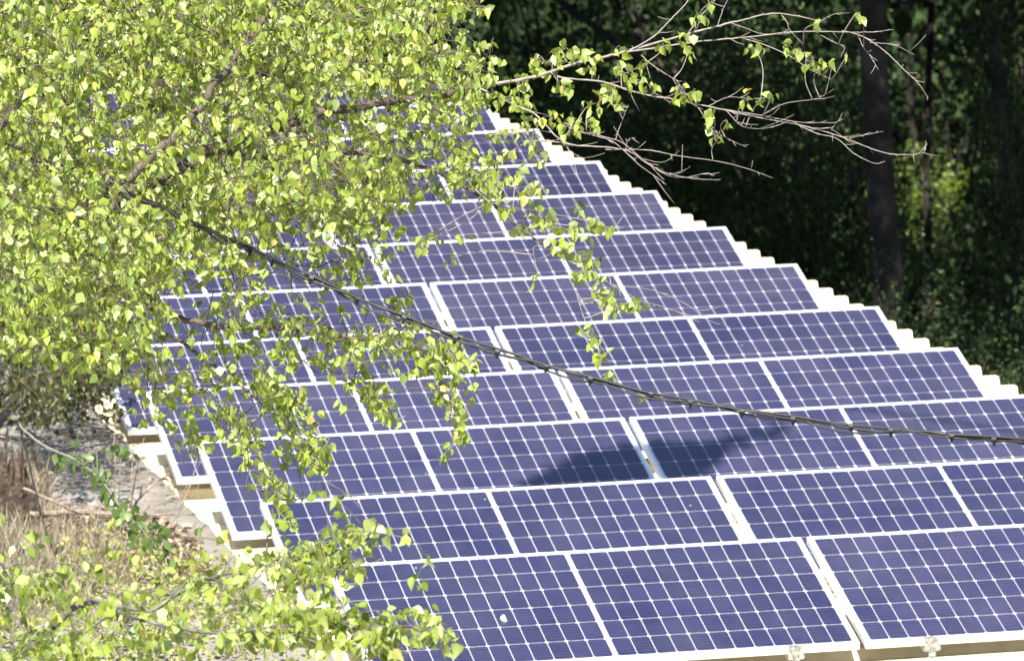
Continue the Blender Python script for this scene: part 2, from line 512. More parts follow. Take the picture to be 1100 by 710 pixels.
# the white speck lying on the front left panel
nrm = np.cross(U, math.cos(TILT) * V + math.sin(TILT) * Z)
def on_panel(px, py, d=0.0):
    """point where the view ray meets the glass of the row at offset d"""
    dr = CF + CR * (px - 550) / FPX - CU * (py - 355) / FPX
    o = rs(0, d)
    return CAM + dr * (((o - CAM) @ nrm) / (dr @ nrm))
sp_ = MB()
c0 = on_panel(541, 664)
rng = np.random.default_rng(3)
pts = []
for a_ in np.linspace(0, 2 * math.pi, 9)[:-1]:
    pts.append(c0 + U * math.cos(a_) * 0.013 * rng.uniform(0.7, 1.2) + np.cross(nrm, U) * math.sin(a_) * 0.03 * rng.uniform(0.7, 1.2))
top = [c0 + (p - c0) * 0.45 + nrm * 0.012 for p in pts]
sp_.add(pts + top, [(i, (i+1) % 8, 8 + (i+1) % 8, 8 + i) for i in range(8)] + [tuple(range(8, 16))])
o = sp_.build('bird_dropping', M['dropping'], smooth=True, origin=c0)
tag(o, 'small white bird dropping on the front left solar panel', 'dropping')

# ------------------------------------------------------------------ overhead cable bundle
CPX = [(-1900, -720), (-900, -240), (-260, 60), (-60, 132), (80, 186), (200, 238), (300, 285), (400, 329), (500, 368), (600, 399), (700, 425), (800, 444), (900, 458), (1000, 468), (1100, 476), (1300, 488), (1600, 492), (2300, 470), (3300, 380)]
CD = lambda px: float(np.interp(px, [-1900, -260, 120, 300, 1100, 1600, 3300], [26.0, 22.0, 18.9, 18.2, 17.7, 17.2, 16.6]))
cpts = spline([at(x, y - 3, CD(x)) for x, y in CPX], 40)
seg = np.concatenate([[0], np.cumsum(np.linalg.norm(np.diff(cpts, axis=0), axis=1))])
cable = empty('overhead_cable', cpts[300], 'black twisted bundle of overhead cables with clips sagging across the panels', 'cable')
tg = np.gradient(cpts, axis=0); tg /= np.linalg.norm(tg, axis=1)[:, None]
side = np.cross(tg, Z); side /= np.linalg.norm(side, axis=1)[:, None]
upv = np.cross(side, tg)
CLIP = 0.132
def strand(rad, amp, ph, lam, sagk):
    ang = seg / lam * 2 * math.pi + ph
    sag = sagk * np.abs(np.sin(seg / CLIP / 2.0 * math.pi + ph * 0.3)) ** 1.0
    p = cpts + amp * (np.cos(ang)[:, None] * side + np.sin(ang)[:, None] * upv) - sag[:, None] * upv
    b_ = MB(); b_.tube(p, rad, 8)
    return link_under(b_.build('strand', M['rubber'], smooth=True), cable)
strand(0.0036, 0.0015, 0.0, 0.7, -0.003)
strand(0.0038, 0.004, 1.6, 0.5, 0.006)
strand(0.0028, 0.006, 4.2, 0.62, 0.014)
nclip = int(seg[-1] / CLIP)
for i in range(1, nclip):
    dd = i * CLIP + random.uniform(-0.025, 0.025)
    j = int(np.searchsorted(seg, dd)); j = min(max(j, 1), len(cpts) - 2)
    xpx = 550 + FPX * ((cpts[j] - CAM) @ CR) / ((cpts[j] - CAM) @ CF)
    if not (150 < xpx < 1130): continue
    c_ = MB()
    c_.tube([cpts[j] - tg[j] * 0.006 - upv[j] * 0.004, cpts[j] + tg[j] * 0.006 - upv[j] * 0.004], 0.0082, 8)
    c_.tube([cpts[j] - upv[j] * 0.011, cpts[j] - upv[j] * 0.020], 0.0038, 6)
    link_under(c_.build('cable_clip', M['rubber']), cable)

# wooden poles that carry the bundle, both outside the photograph
for e_, lab in ((cpts[-1], 'weathered wooden pole right of the shed carrying the cable bundle'), (cpts[0], 'weathered wooden pole beyond the birch carrying the cable bundle')):
    gz = ground_z((e_ - P0) @ U, (e_ - P0) @ V)
    b0_ = np.array([e_[0], e_[1], gz - 0.3])
    pole = empty('utility_pole', b0_, lab, 'pole')
    pb = MB(); pb.tube([b0_ + np.array([0, 0.13, 0]), np.array([e_[0], e_[1] + 0.12, (gz + e_[2]) / 2]), np.array([e_[0], e_[1] + 0.11, e_[2] + 0.5])], [0.13, 0.115, 0.095], 14)
    link_under(pb.build('post', M['deadwood'], smooth=True), pole)
    hb = MB(); hb.tube([e_ + np.array([0, 0.11, 0.02]), e_ + np.array([0, 0.0, 0.02])], 0.012, 8)
    hb.tube([e_ + np.array([0, 0.02, 0.03]), e_ + np.array([0, 0.0, -0.02]), e_ + np.array([0, -0.02, 0.01])], 0.008, 6)
    link_under(hb.build('hook', M['steel']), pole)

# ------------------------------------------------------------------ foliage tools
LEAF_V = np.array([(0,0,0),(-.40,.26,.07),(-.33,.58,.05),(0,1.0,-.14),(.33,.58,.05),(.40,.26,.07),(0,.48,-.03)])
LEAF_F = np.array([(0,6,1),(1,6,2),(2,6,3),(3,6,4),(4,6,5),(5,6,0)])
class Leaves:
    def __init__(s, shape=LEAF_V, faces=LEAF_F):
        s.p = []; s.d = []; s.n = []; s.sz = []; s.t = []; s.shape = shape; s.faces = faces
    def add(s, p, d, n, sz, tone):
        s.p.append(p); s.d.append(d); s.n.append(n); s.sz.append(sz); s.t.append(tone)
    def build(s, name, mat, parent=None, origin=None):
        p = np.array(s.p); d = np.array(s.d); n = np.array(s.n); sz = np.array(s.sz)[:, None, None]
        d /= np.linalg.norm(d, axis=1)[:, None] + 1e-9
        n = n - (n * d).sum(1)[:, None] * d
        n /= np.linalg.norm(n, axis=1)[:, None] + 1e-9
        x = np.cross(d, n)
        S = s.shape; k = len(S)
        wob = RNG.uniform(0.6, 1.12, (len(p), 1, 1)); cup = RNG.uniform(-1.0, 3.4, (len(p), 1, 1))
        vs = p[:, None, :] + sz * (S[None, :, 0:1] * wob * x[:, None, :] + S[None, :, 1:2] * d[:, None, :] + S[None, :, 2:3] * cup * n[:, None, :])
        vs = vs.reshape(-1, 3)
        if origin is not None: vs = vs - np.asarray(origin)
        fs = (s.faces[None] + (np.arange(len(p)) * k)[:, None, None]).reshape(-1, s.faces.shape[1])
        me = bpy.data.meshes.new(name)
        me.from_pydata(vs.tolist(), [], fs.tolist())
        me.materials.append(mat)
        me.polygons.foreach_set('use_smooth', [True] * len(fs))
        a_ = me.attributes.new('tone', 'FLOAT', 'POINT')
        a_.data.foreach_set('value', np.repeat(np.array(s.t, dtype=np.float32), k))
        me.update()
        o = bpy.data.objects.new(name, me); COL.objects.link(o)
        if parent is not None: o.parent = parent
        return o

def leaf_on(lv, p, size, tone=None, droop=0.85, away=None):
    d = rnd3(0.45); d[2] -= droop
    if away is not None: d = d + away * 0.5
    n = rnd3(0.85); n = n + np.array([0.05, -0.22, 0.25])
    if tone is None:
        tone = min(0.92, max(0, random.gauss(0.45, 0.24)))
        if random.random() < 0.012: tone = random.uniform(0.93, 1.0)
    lv.add(p, d, n, size * random.uniform(0.62, 1.2), tone)

def leafy_twig(wood, lv, pts, r0, r1, spacing, size, spread=0.012, start=0.0, n=5, tone=None):
    q = spline(pts, 8)
    sg_ = np.concatenate([[0], np.cumsum(np.linalg.norm(np.diff(q, axis=0), axis=1))])
    wood.tube(q, np.linspace(r0, r1, len(q)), n, 0, random.random())
    L = sg_[-1]
    s_ = L * start + random.uniform(0, spacing)
    while s_ < L:
        p = np.array([np.interp(s_, sg_, q[:, k]) for k in range(3)])
        off = rnd3(spread)
        wood.tube([p, p + off * 0.6 + np.array([0, 0, 0.002]), p + off], [0.0007, 0.0006, 0.0005], 3)
        k_ = random.choice([2, 3, 3, 4])
        for _k in range(k_):                       # leaves sit in spurs of two to four
            leaf_on(lv, p + off + rnd3(0.007), size, tone)
        s_ += spacing * k_ * random.uniform(0.55, 1.35)
    return q

# ------------------------------------------------------------------ the birch in front of the roof (trunk off to the left)
wood_t = MB(); wood_b = MB(); wood_l = MB(); wood_s = MB(); lv = Leaves()
bx, by = -2.35, 20.6
base_z = ground_z(*( (np.array([bx, by, 0]) - P0) @ U, (np.array([bx, by, 0]) - P0) @ V))
trunk_pts = [np.array([bx - 0.25, by + 0.1, base_z - 0.1]), np.array([bx - 0.2, by, 4.2]), np.array([bx - 0.08, by, 5.4]), np.array([bx, by - 0.1, 6.3]), np.array([bx + 0.05, by - 0.1, 7.6])]
tq = spline(trunk_pts, 8)
wood_t.tube(tq, np.linspace(0.11, 0.05, len(tq)), 12)
nodes = []
AT = atb
def limb(px, r0, r1, wood=None, n=7, add=True, dist=19.5, dd=None):
    """branch drawn through photo pixels; the third value is the distance"""
    if wood is None: wood = wood_b
    pts = [AT(p[0], p[1], p[2] if len(p) > 2 else dist) for p in px]
    q = spline(pts, 7)
    q = q + RNG.normal(0, r1 * 0.5, q.shape)
    wood.tube(q, np.linspace(r0, r1, len(q)), n, 0, random.random())
    if add: nodes.extend(list(q))
    return q
T0 = tq[20]; T1 = tq[27]
def pxof(P):
    c = P - CAM; dz = c @ CF
    y_ = 355 - FPX * (c @ CU) / dz
    return 550 + FPX * (c @ CR) / dz, y_, dz - (1.2 - 0.004 * y_ if AT is atb else 0)
limb([pxof(tq[16]), (-60, 335, 20.0), (0, 292, 19.7), (45, 268, 19.5), (95, 236, 19.3), (150, 205, 19.2), (230, 160, 19.1), (320, 130, 19.1), (400, 112, 19.2), (470, 102, 19.3), (530, 92, 19.3)], 0.032, 0.0085, wood_l, n=9)
limb([pxof(tq[18]), (-40, 330, 20.4), (20, 308, 20.2), (45, 290, 20.1), (72, 284, 20.0), (110, 300, 20.0), (160, 330, 19.9), (230, 350, 19.8), (290, 352, 19.7), (340, 358, 19.6), (420, 372, 19.5), (470, 392, 19.5)], 0.016, 0.004, wood_l)
limb([pxof(tq[12]), (-30, 372, 20.8), (20, 372, 20.8), (60, 364, 20.7), (110, 345, 20.6), (180, 360, 20.4), (240, 400, 20.2), (290, 440, 20.0)], 0.012, 0.0035, wood_l)
limb([pxof(tq[24]), (-40, 250, 19.0), (60, 215, 18.8), (130, 195, 18.6), (175, 158, 18.5), (215, 112, 18.4), (240, 80, 18.4), (270, 40, 18.4), (298, -2, 18.4), (330, -60, 18.4)], 0.016, 0.0075, wood_l)
limb([(130, 195, 19.0), (190, 200, 19.2), (250, 215, 19.4), (300, 228, 19.5), (350, 262, 19.6), (385, 300, 19.7)], 0.0045, 0.0018, wood_l)
limb([pxof(tq[30]), (-60, 130, 20.5), (40, 100, 20.4), (140, 60, 20.3), (240, 30, 20.2), (340, 10, 20.2), (440, 4, 20.2), (520, 8, 20.3)], 0.016, 0.004, wood_l)
limb([pxof(tq[22]), (-40, 190, 21.3), (60, 160, 21.2), (180, 100, 21.0), (300, 70, 20.8), (400, 50, 20.7), (500, 58, 20.7)], 0.016, 0.004, wood_l)
limb([(230, 160, 19.1), (300, 170, 19.4), (380, 165, 19.6), (453, 179, 19.7), (488, 195, 19.7), (509, 207, 19.7), (527, 218, 19.7), (542, 230, 19.7), (562, 247, 19.7), (585, 264, 19.7), (603, 277, 19.7)], 0.008, 0.0026, wood_l)
limb([(320, 130, 19.1), (370, 190, 18.8), (400, 215, 18.8), (430, 225, 18.8)], 0.005, 0.002, wood_l)
# right-hand branches, bare at the tips
DR = 19.3
def bl(px, r0, r1):
    px = [(x + random.gauss(0, 0.9), y + random.gauss(0, 0.9), DR + 0.0006 * (x - 530) + random.gauss(0, 0.01)) for x, y in px]
    q = limb(px, r0 * 0.66, r1 * 0.62, n=6)
    for k in range(1, len(q) - 1, 2):
        if random.random() < 0.55:
            d = (q[k + 1] - q[k - 1]); d /= np.linalg.norm(d)
            d = d * 0.8 + rnd3(0.5); L = random.choice([0.006, 0.008, 0.012, 0.03, 0.05])
            wood_b.tube([q[k], q[k] + d * L * 0.5, q[k] + d * L + np.array([0, 0, 0.1 * L])], [0.0011, 0.0009, 0.0006], 4, 0, random.random())
    return q
bl([(526, 93), (575, 83), (614, 68), (653, 60), (678, 54.5), (728, 41), (775, 27), (800, 20), (828, 15), (850, 17), (875, 22)], 0.0085, 0.002)
bl([(672, 57), (700, 53), (730, 47), (770, 44), (798, 41), (855, 34.5), (899, 34), (919, 36), (939, 33), (960, 33)], 0.0048, 0.0012)
bl([(905, 34), (919, 37), (933, 44), (953, 57), (973, 76), (986, 92), (997, 106)], 0.003, 0.0010)
bl([(934, 46), (948, 46), (960, 49), (982, 58)], 0.0018, 0.0008)
bl([(922, 40), (928, 52), (933, 61), (943, 74)], 0.0018, 0.0008)
bl([(795, 41), (821, 49), (848, 61), (868, 73), (894, 86)], 0.0028, 0.001)
bl([(784, 24), (797, 30), (821, 37), (850, 36)], 0.0018, 0.001)
bl([(838, 18), (843, 22), (848, 34), (863, 47)], 0.0018, 0.0008)
bl([(876, 30), (882, 24), (895, 17), (914, 14)], 0.0018, 0.0008)
bl([(882, 37), (895, 45), (906, 52), (904, 62)], 0.0016, 0.0008)
bl([(676, 55), (703, 39), (719, 25), (739, 2), (752, -20)], 0.0036, 0.0018)
bl([(738, 38), (750, 21), (767, 4), (780, -14)], 0.0025, 0.0012)
bl([(770, 28), (778, 8), (786, -8)], 0.0016, 0.0009)
bl([(590, 78), (605, 84), (648, 89), (675, 96.5), (703, 104.5), (723, 107), (747, 111), (774, 118), (814, 127), (858, 135), (899, 145), (926, 157), (950, 164.5), (973, 166), (993, 163), (995, 151)], 0.0045, 0.0011)
bl([(774, 118), (814, 124), (858, 132), (885, 132), (899, 131), (907, 122)], 0.0022, 0.0008)
bl([(781, 119), (797, 133), (814, 137.5), (831, 135)], 0.0018, 0.0008)
bl([(853, 134), (875, 143.5), (899, 148.6), (919, 165.5), (939, 177), (950, 172)], 0.0022, 0.0009)
bl([(870, 139), (888, 137), (895, 140), (905, 147)], 0.0014, 0.0008)
bl([(912, 149), (929, 143.6), (950, 142)], 0.0018, 0.0008)
bl([(762, 113), (781, 105), (803, 106), (820, 106)], 0.0016, 0.0008)
bl([(816, 124), (841, 111), (875, 106), (896, 96)], 0.0018, 0.0008)
bl([(746, 112), (767, 138), (784, 150), (803, 158)], 0.0018, 0.0008)
bl([(688, 61), (700, 70), (718, 82), (728, 88), (738, 104)], 0.0022, 0.001)
bl([(655, 90), (690, 88), (703, 100), (720, 106)], 0.0015, 0.0008)
bl([(516, 95), (525, 99.7), (559, 115), (572, 122), (586, 135), (600, 147), (618, 155), (656, 159.6), (677, 165), (694, 175.6), (714, 186), (741, 193), (773, 194.5)], 0.005, 0.0012)
bl([(650, 159), (694, 162), (726, 168), (773, 174), (802, 181), (831, 191.6)], 0.0024, 0.0009)
bl([(612, 138), (627, 142), (656, 152), (671, 162.5), (688, 178.5), (706, 190), (716, 197.5)], 0.0026, 0.001)
bl([(630, 143), (650, 147), (668, 153), (690, 170), (720, 188), (750, 192)], 0.0022, 0.001)
bl([(660, 151), (668, 132), (675, 113)], 0.0016, 0.0007)
bl([(690, 172), (712, 176), (729, 162)], 0.0013, 0.0007)
bl([(735, 192), (758, 187), (765, 190)], 0.0013, 0.0007)
bl([(720, 188), (733, 183), (741, 181)], 0.0012, 0.0007)
bl([(672, 164), (675, 150), (682, 147)], 0.0012, 0.0007)
bl([(604, 152), (615, 170), (622, 190), (633, 208)], 0.0018, 0.0008)
bl([(600, 150), (612, 162), (628, 170)], 0.0014, 0.0007)
# dangling twigs over the panels
bl([(603, 277), (608, 290), (613, 301), (627, 338), (637, 365), (650, 389), (657, 405)], 0.002, 0.0008)
bl([(585, 264), (575, 266), (575, 282), (578, 293)], 0.0012, 0.0007)
bl([(603, 277), (630, 290), (655, 305), (680, 320), (720, 333), (745, 340)], 0.0022, 0.0008)
bl([(655, 305), (700, 312), (735, 326), (760, 343), (785, 352)], 0.0013, 0.0007)
bl([(655, 402), (672, 414), (690, 424)], 0.0012, 0.0007)
bl([(562, 247), (590, 232), (620, 235), (655, 243), (665, 246)], 0.0018, 0.0008)
bl([(527, 218), (560, 225), (585, 240)], 0.0016, 0.0008)

LS = 0.030        # leaf length
NT0 = len(nodes)
def cluster(px, py, rx, ry, n, dist=None, size=LS):
    """a handful of short leafy spurs round a pixel, joined to the nearest branch"""
    global nodes
    dist = dist if dist is not None else DR
    A = np.array(nodes)
    c = AT(px, py, dist)
    j = int(np.argmin(((A - c) ** 2).sum(1)))
    base = A[j]
    if np.linalg.norm(base - c) > 0.03:
        mid = (base + c) / 2 + rnd3(0.01)
        q = spline([base, mid, c], 5)
        wood_b.tube(q, np.linspace(0.0018, 0.001, len(q)), 4, 0, random.random())
    for k in range(n):
        a_ = random.uniform(0, 2 * math.pi); rr = math.sqrt(random.random())
        p = AT(px + rx * rr * math.cos(a_), py + ry * rr * math.sin(a_), dist + random.gauss(0, 0.06))
        if k % 3 == 0:
            wood_b.tube([c, (c + p) / 2 + rnd3(0.006), p], [0.001, 0.0008, 0.0006], 3)
        leaf_on(lv, p, size)
for c in [(556, 88, 18, 10, 24), (585, 68, 18, 12, 26), (603, 52, 9, 12, 16), (615, 58, 12, 8, 12), (632, 58, 10, 7, 12), (634, 74, 6, 5, 5), (667, 54, 7, 4, 6), (606, 92, 14, 8, 14),
          (545, 108, 16, 10, 18), (566, 108, 8, 8, 9), (568, 130, 10, 10, 12), (592, 126, 12, 9, 14), (612, 135, 13, 10, 22), (630, 128, 8, 5, 6), (635, 112, 10, 8, 8), (641, 132, 5, 6, 5), (655, 98, 14, 10, 22), (664, 70, 8, 6, 7), (662, 112, 5, 4, 4),
          (675, 78, 12, 12, 14), (692, 70, 5, 7, 5), (686, 90, 11, 9, 12), (700, 92, 5, 5, 4), (713, 46, 8, 6, 7), (737, 38, 9, 4, 6), (740, 55, 7, 8, 8), (752, 17, 10, 7, 9), (764, 3, 8, 3, 5), (733, 101, 14, 10, 18), (746, 98, 6, 4, 4),
          (760, 128, 8, 10, 9), (764, 118, 5, 4, 3), (778, 130, 5, 7, 5), (772, 148, 8, 6, 6), (802, 106, 5, 6, 4), (816, 108, 5, 5, 4), (828, 101, 5, 7, 5), (848, 48, 6, 4, 4), (812, 52, 10, 7, 8), (866, 62, 10, 8, 11), (880, 66, 8, 6, 8), (895, 66, 5, 4, 3), (882, 24, 6, 6, 5), (919, 15, 5, 4, 2), (928, 18, 4, 5, 2), (909, 61, 4, 3, 2), (858, 54, 6, 4, 5),
          (545, 145, 16, 8, 14), (575, 168, 14, 8, 9), (573, 152, 8, 12, 10), (545, 165, 10, 6, 8),
          (500, 190, 16, 10, 20), (535, 195, 14, 14, 18), (530, 212, 14, 8, 14), (555, 190, 14, 8, 9), (575, 205, 14, 14, 20), (548, 225, 8, 6, 8), (560, 243, 10, 6, 9), (580, 228, 16, 8, 14), (592, 242, 14, 9, 16), (600, 258, 12, 8, 12), (618, 243, 8, 8, 9), (624, 222, 8, 8, 8), (640, 240, 9, 7, 9), (655, 245, 9, 6, 8), (636, 252, 6, 6, 5), (610, 268, 12, 8, 12), (632, 275, 14, 9, 16), (625, 292, 16, 8, 18), (645, 296, 8, 7, 7), (655, 318, 10, 9, 14), (640, 312, 8, 6, 8), (662, 330, 10, 7, 12), (678, 328, 8, 5, 7), (694, 326, 8, 4, 6), (577, 298, 6, 7, 6), (484, 277, 5, 7, 4), (621, 352, 4, 3, 2), (634, 352, 5, 6, 5), (640, 366, 6, 7, 7), (647, 382, 9, 6, 9), (655, 402, 7, 7, 6), (691, 426, 3, 4, 1), (460, 255, 18, 5, 6), (500, 252, 12, 4, 5), (455, 260, 8, 8, 8)]:
    cluster(*c)

# dense crown: sprays of leafy twigs grown from the limbs
def sprays(poly, count, d0, d1, length, drift, size=LS, spacing=0.020, spread=0.016, tone=None):
    targets = []
    for _ in range(count):
        x, y = sample_poly(poly)
        for _t in range(5):
            if mnoise.noise(Vector((x / 34, y / 34, 3.3))) + 0.5 * mnoise.noise(Vector((x / 15, y / 15, 8.1))) + 0.5 * mnoise.noise(Vector((x / 75, y / 75, 1.7))) > 0.0: break
            x, y = sample_poly(poly)
        targets.append((x, y, random.uniform(d0, d1)))
    targets.sort(key=lambda q: (q[0] + 60) ** 2 + 0.4 * (q[1] - 300) ** 2)
    for x, y, dst in targets:
        tip = AT(x, y, dst)
        A = np.array(nodes)
        sc = ((A - tip) ** 2).sum(1)
        L = length * random.uniform(0.6, 1.4)
        dv = np.array([drift[0], drift[1], drift[2]]) + rnd3(0.45)
        dv /= np.linalg.norm(dv)
        b0 = tip - dv * L
        j = int(np.argmin(((A - b0) ** 2).sum(1)))
        base = A[j]
        sagm = (base + b0) / 2 + rnd3(0.02)
        pts = [base, sagm, b0, b0 + dv * L * 0.5 + np.array([0, 0, 0.02]), tip]
        tot = np.linalg.norm(b0 - base) + L
        q = leafy_twig(wood_s, lv, pts, 0.0018, 0.0006, spacing, size, spread, start=max(0.15, 1 - L * 1.15 / tot), n=4, tone=tone)
        nodes.extend(list(q[8:24:6]))
P1 = [(-40, -30), (500, -30), (485, 30), (450, 70), (480, 95), (450, 140), (440, 195), (400, 250), (330, 275), (270, 285), (215, 330), (170, 395), (120, 390), (60, 400), (-40, 330)]
sprays(P1, 1480, 17.9, 21.6, 0.24, (0.55, -0.1, -0.55))
P1b = [(-40, -30), (420, -30), (400, 60), (380, 140), (300, 200), (200, 230), (120, 280), (40, 310), (-40, 310)]
sprays(P1b, 400, 18.2, 22.5, 0.24, (0.5, -0.1, -0.6))
P2 = [(430, 60), (535, 66), (545, 92), (500, 130), (490, 160), (560, 160), (520, 205), (470, 190), (430, 240), (400, 270), (440, 150)]
sprays(P2, 130, 18.6, 20.4, 0.17, (0.8, -0.1, -0.35))
P3 = [(470, -20), (528, -10), (520, 16), (490, 24), (460, 40)]
sprays(P3, 22, 19.5, 20.5, 0.16, (0.85, 0, -0.2))
P4 = [(180, 270), (330, 270), (300, 330), (370, 350), (380, 380), (340, 400), (290, 390), (300, 430), (230, 420), (190, 440), (150, 400)]
sprays(P4, 44, 18.6, 20.6, 0.20, (0.6, -0.1, -0.6))
P5 = [(330, 350), (400, 340), (470, 370), (505, 385), (500, 410), (450, 395), (420, 420), (370, 390)]
sprays(P5, 22, 19.0, 19.9, 0.18, (0.8, -0.1, -0.4))
P6 = [(455, 395), (508, 395), (500, 440), (510, 480), (478, 478), (465, 430)]
sprays(P6, 8, 19.2, 19.8, 0.14, (0.35, -0.1, -0.9))
P7 = [(240, 430), (300, 420), (350, 430), (352, 470), (345, 505), (310, 510), (280, 480), (240, 470)]
sprays(P7, 16, 19.3, 20.2, 0.18, (0.5, -0.1, -0.8))
P8 = [(270, 500), (325, 505), (335, 545), (325, 570), (300, 545)]
sprays(P8, 5, 19.4, 20.0, 0.16, (0.5, -0.1, -0.8))
P9 = [(380, 405), (428, 430), (430, 452), (400, 440)]
sprays(P9, 6, 19.3, 19.8, 0.14, (0.7, -0.1, -0.6))
P10 = [(400, 270), (440, 265), (440, 300), (400, 310), (370, 300)]
sprays(P10, 9, 19.0, 19.8, 0.14, (0.7, -0.1, -0.5))
P11 = [(170, 430), (240, 440), (270, 470), (240, 500), (200, 500)]
sprays(P11, 5, 19.2, 20.0, 0.16, (0.5, -0.1, -0.8))

def hang(px, n, rx, ry, dist, k=6, size=LS):
    P_ = spline([np.array([a_, b_, 0.0]) for a_, b_ in px], 8)
    q_ = np.array([AT(a_[0], a_[1], dist) for a_ in P_])
    A_ = np.array(nodes); j_ = int(np.argmin(((A_ - q_[0]) ** 2).sum(1)))
    wood_s.tube(np.vstack([spline([A_[j_], (A_[j_] + q_[0]) / 2 + np.array([0, 0, .01]), q_[0]], 4)[:-1], q_]), np.linspace(0.002, 0.0007, 8 + len(q_)), 4)
    nodes.extend(list(q_[::3]))
    for u_ in np.linspace(0, 1, n):
        a0 = P_[int(u_ * (len(P_) - 1))]
        cluster(a0[0] + random.gauss(0, rx * 0.4), a0[1] + random.gauss(0, ry * 0.4), rx, ry, k, dist + random.gauss(0, 0.05), size)
hang([(255, 440), (275, 480), (292, 515), (303, 545), (312, 562)], 15, 9, 9, 19.6, 6)
hang([(285, 400), (300, 430), (318, 465), (340, 500)], 18, 12, 12, 19.5, 8)
hang([(300, 420), (325, 440), (340, 470), (350, 492)], 12, 8, 9, 19.4, 7)
hang([(240, 440), (258, 455), (270, 470)], 7, 9, 8, 19.8, 6)
hang([(380, 405), (400, 425), (415, 443), (425, 452)], 8, 6, 6, 19.5, 5)
hang([(455, 385), (470, 410), (488, 440), (492, 478)], 14, 11, 10, 19.5, 7)
hang([(400, 355), (440, 370), (480, 378), (500, 388)], 16, 12, 10, 19.5, 7)
hang([(200, 430), (212, 460), (205, 480)], 6, 8, 8, 20.0, 6)
hang([(165, 400), (180, 425), (178, 445)], 6, 8, 8, 20.2, 6)
birch = empty('birch_tree', trunk_pts[0], 'birch with bright yellow-green leaves reaching over the solar panels from the left', 'tree')
link_under(wood_t.build('trunk', M['bark'], smooth=True), birch)
link_under(wood_b.build('twigs', M['twig'], smooth=True), birch)
link_under(wood_l.build('branches', M['browntwig'], smooth=True), birch)
link_under(wood_s.build('side_twigs', M['browntwig'], smooth=True), birch)
link_under(lv.build('crown', M['leaf']), birch)

# ------------------------------------------------------------------ lower left: sapling, shoot, shrub, stump, litter
nodes = []
wood_b = MB(); wood_s = wood_b; lv = Leaves()
sap_base = at_z(-30, 900, ZR - 0.05)
sap_base = np.array([at(-60, 760, 16.2)[0], at(-60, 760, 16.2)[1], 0]); sap_base[2] = max(ground_z((sap_base - P0) @ U, (sap_base - P0) @ V), 0) - 0.05
q0 = atb(15, 712, 17.8)
st = MB()
sq = spline([sap_base, (sap_base + q0) / 2 + np.array([-0.15, 0, 0.1]), q0], 8)
st.tube(sq, np.linspace(0.03, 0.014, len(sq)), 9)
limb([(15, 712, 17.8), (35, 692, 17.8), (52, 678, 17.8), (70, 660, 17.8), (85, 650, 17.8), (110, 646, 17.8), (135, 652, 17.8), (165, 655, 17.8), (200, 625, 17.8)], 0.013, 0.003)
limb([(85, 650, 17.8), (105, 645, 17.6), (150, 665, 17.5), (230, 680, 17.4), (300, 672, 17.4), (380, 670, 17.4), (440, 676, 17.4), (485, 679, 17.4)], 0.005, 0.001)
limb([(165, 655, 17.8), (215, 625, 18.0), (260, 612, 18.1), (320, 595, 18.1), (370, 580, 18.1), (415, 572, 18.1)], 0.004, 0.001)
limb([(35, 692, 17.8), (20, 670, 17.9), (10, 640, 18.0), (25, 625, 18.1), (60, 630, 18.1)], 0.006, 0.002)
limb([(300, 598, 18.1), (340, 612, 18.1), (390, 608, 18.1), (410, 600, 18.1)], 0.003, 0.001)
B1 = [(-20, 640), (70, 655), (160, 660), (230, 645), (330, 655), (420, 660), (470, 672), (440, 688), (400, 705), (330, 725), (-20, 725)]
sprays(B1, 40, 17.0, 18.4, 0.2, (0.7, -0.1, -0.35), size=0.031)
B2 = [(215, 625), (250, 600), (330, 585), (400, 560), (418, 575), (400, 605), (410, 625), (340, 625), (340, 645), (250, 650)]
sprays(B2, 10, 17.6, 18.5, 0.16, (0.8, -0.1, -0.2), size=0.031)
B3 = [(-20, 610), (60, 620), (90, 640), (30, 660), (-20, 660)]
sprays(B3, 10, 17.6, 18.3, 0.16, (0.5, -0.1, -0.3))
B4 = [(410, 668), (488, 674), (486, 686), (420, 690)]
sprays(B4, 4, 17.2, 17.6, 0.12, (0.9, 0, -0.1))
def line_spray(px, n, ry, dist, k=5, size=0.033):
    xs = np.linspace(0, 1, n)
    P_ = spline([np.array([a_, b_, 0.0]) for a_, b_ in px], 8)
    for u_ in xs:
        i_ = u_ * (len(P_) - 1); a0 = P_[int(i_)]
        cluster(a0[0] + random.gauss(0, 2), a0[1] + random.gauss(0, ry * 0.5) + 2, 8, ry, k, dist + random.gauss(0, 0.05), size)
line_spray([(235, 682), (300, 673), (360, 670), (400, 671), (440, 675), (488, 680)], 30, 9, 17.4, 7)
line_spray([(300, 655), (340, 660), (390, 668), (425, 672)], 20, 12, 17.4, 8)
line_spray([(320, 690), (360, 688), (400, 690), (425, 692)], 9, 7, 17.4, 6)
line_spray([(300, 598), (335, 585), (370, 578), (412, 560)], 18, 10, 18.1, 7)
line_spray([(340, 590), (365, 600), (385, 612)], 8, 8, 18.1, 6)
line_spray([(165, 640), (215, 622), (260, 612), (310, 598), (340, 590)], 26, 11, 18.1, 7)
line_spray([(250, 640), (290, 632), (335, 622), (350, 612)], 14, 9, 18.0, 6)
line_spray([(5, 700), (40, 690), (90, 690), (150, 682), (220, 682)], 26, 12, 17.6, 7)
line_spray([(-5, 630), (25, 622), (60, 628), (95, 648)], 15, 10, 18.0, 6)
sap = empty('birch_sapling', sap_base, 'low birch sapling with pale green leaves at the bottom left corner', 'sapling')
link_under(st.build('trunk', M['bark'], smooth=True), sap)
link_under(wood_b.build('branches', M['bark'], smooth=True), sap)
link_under(lv.build('crown', M['leaf']), sap)

AT = at
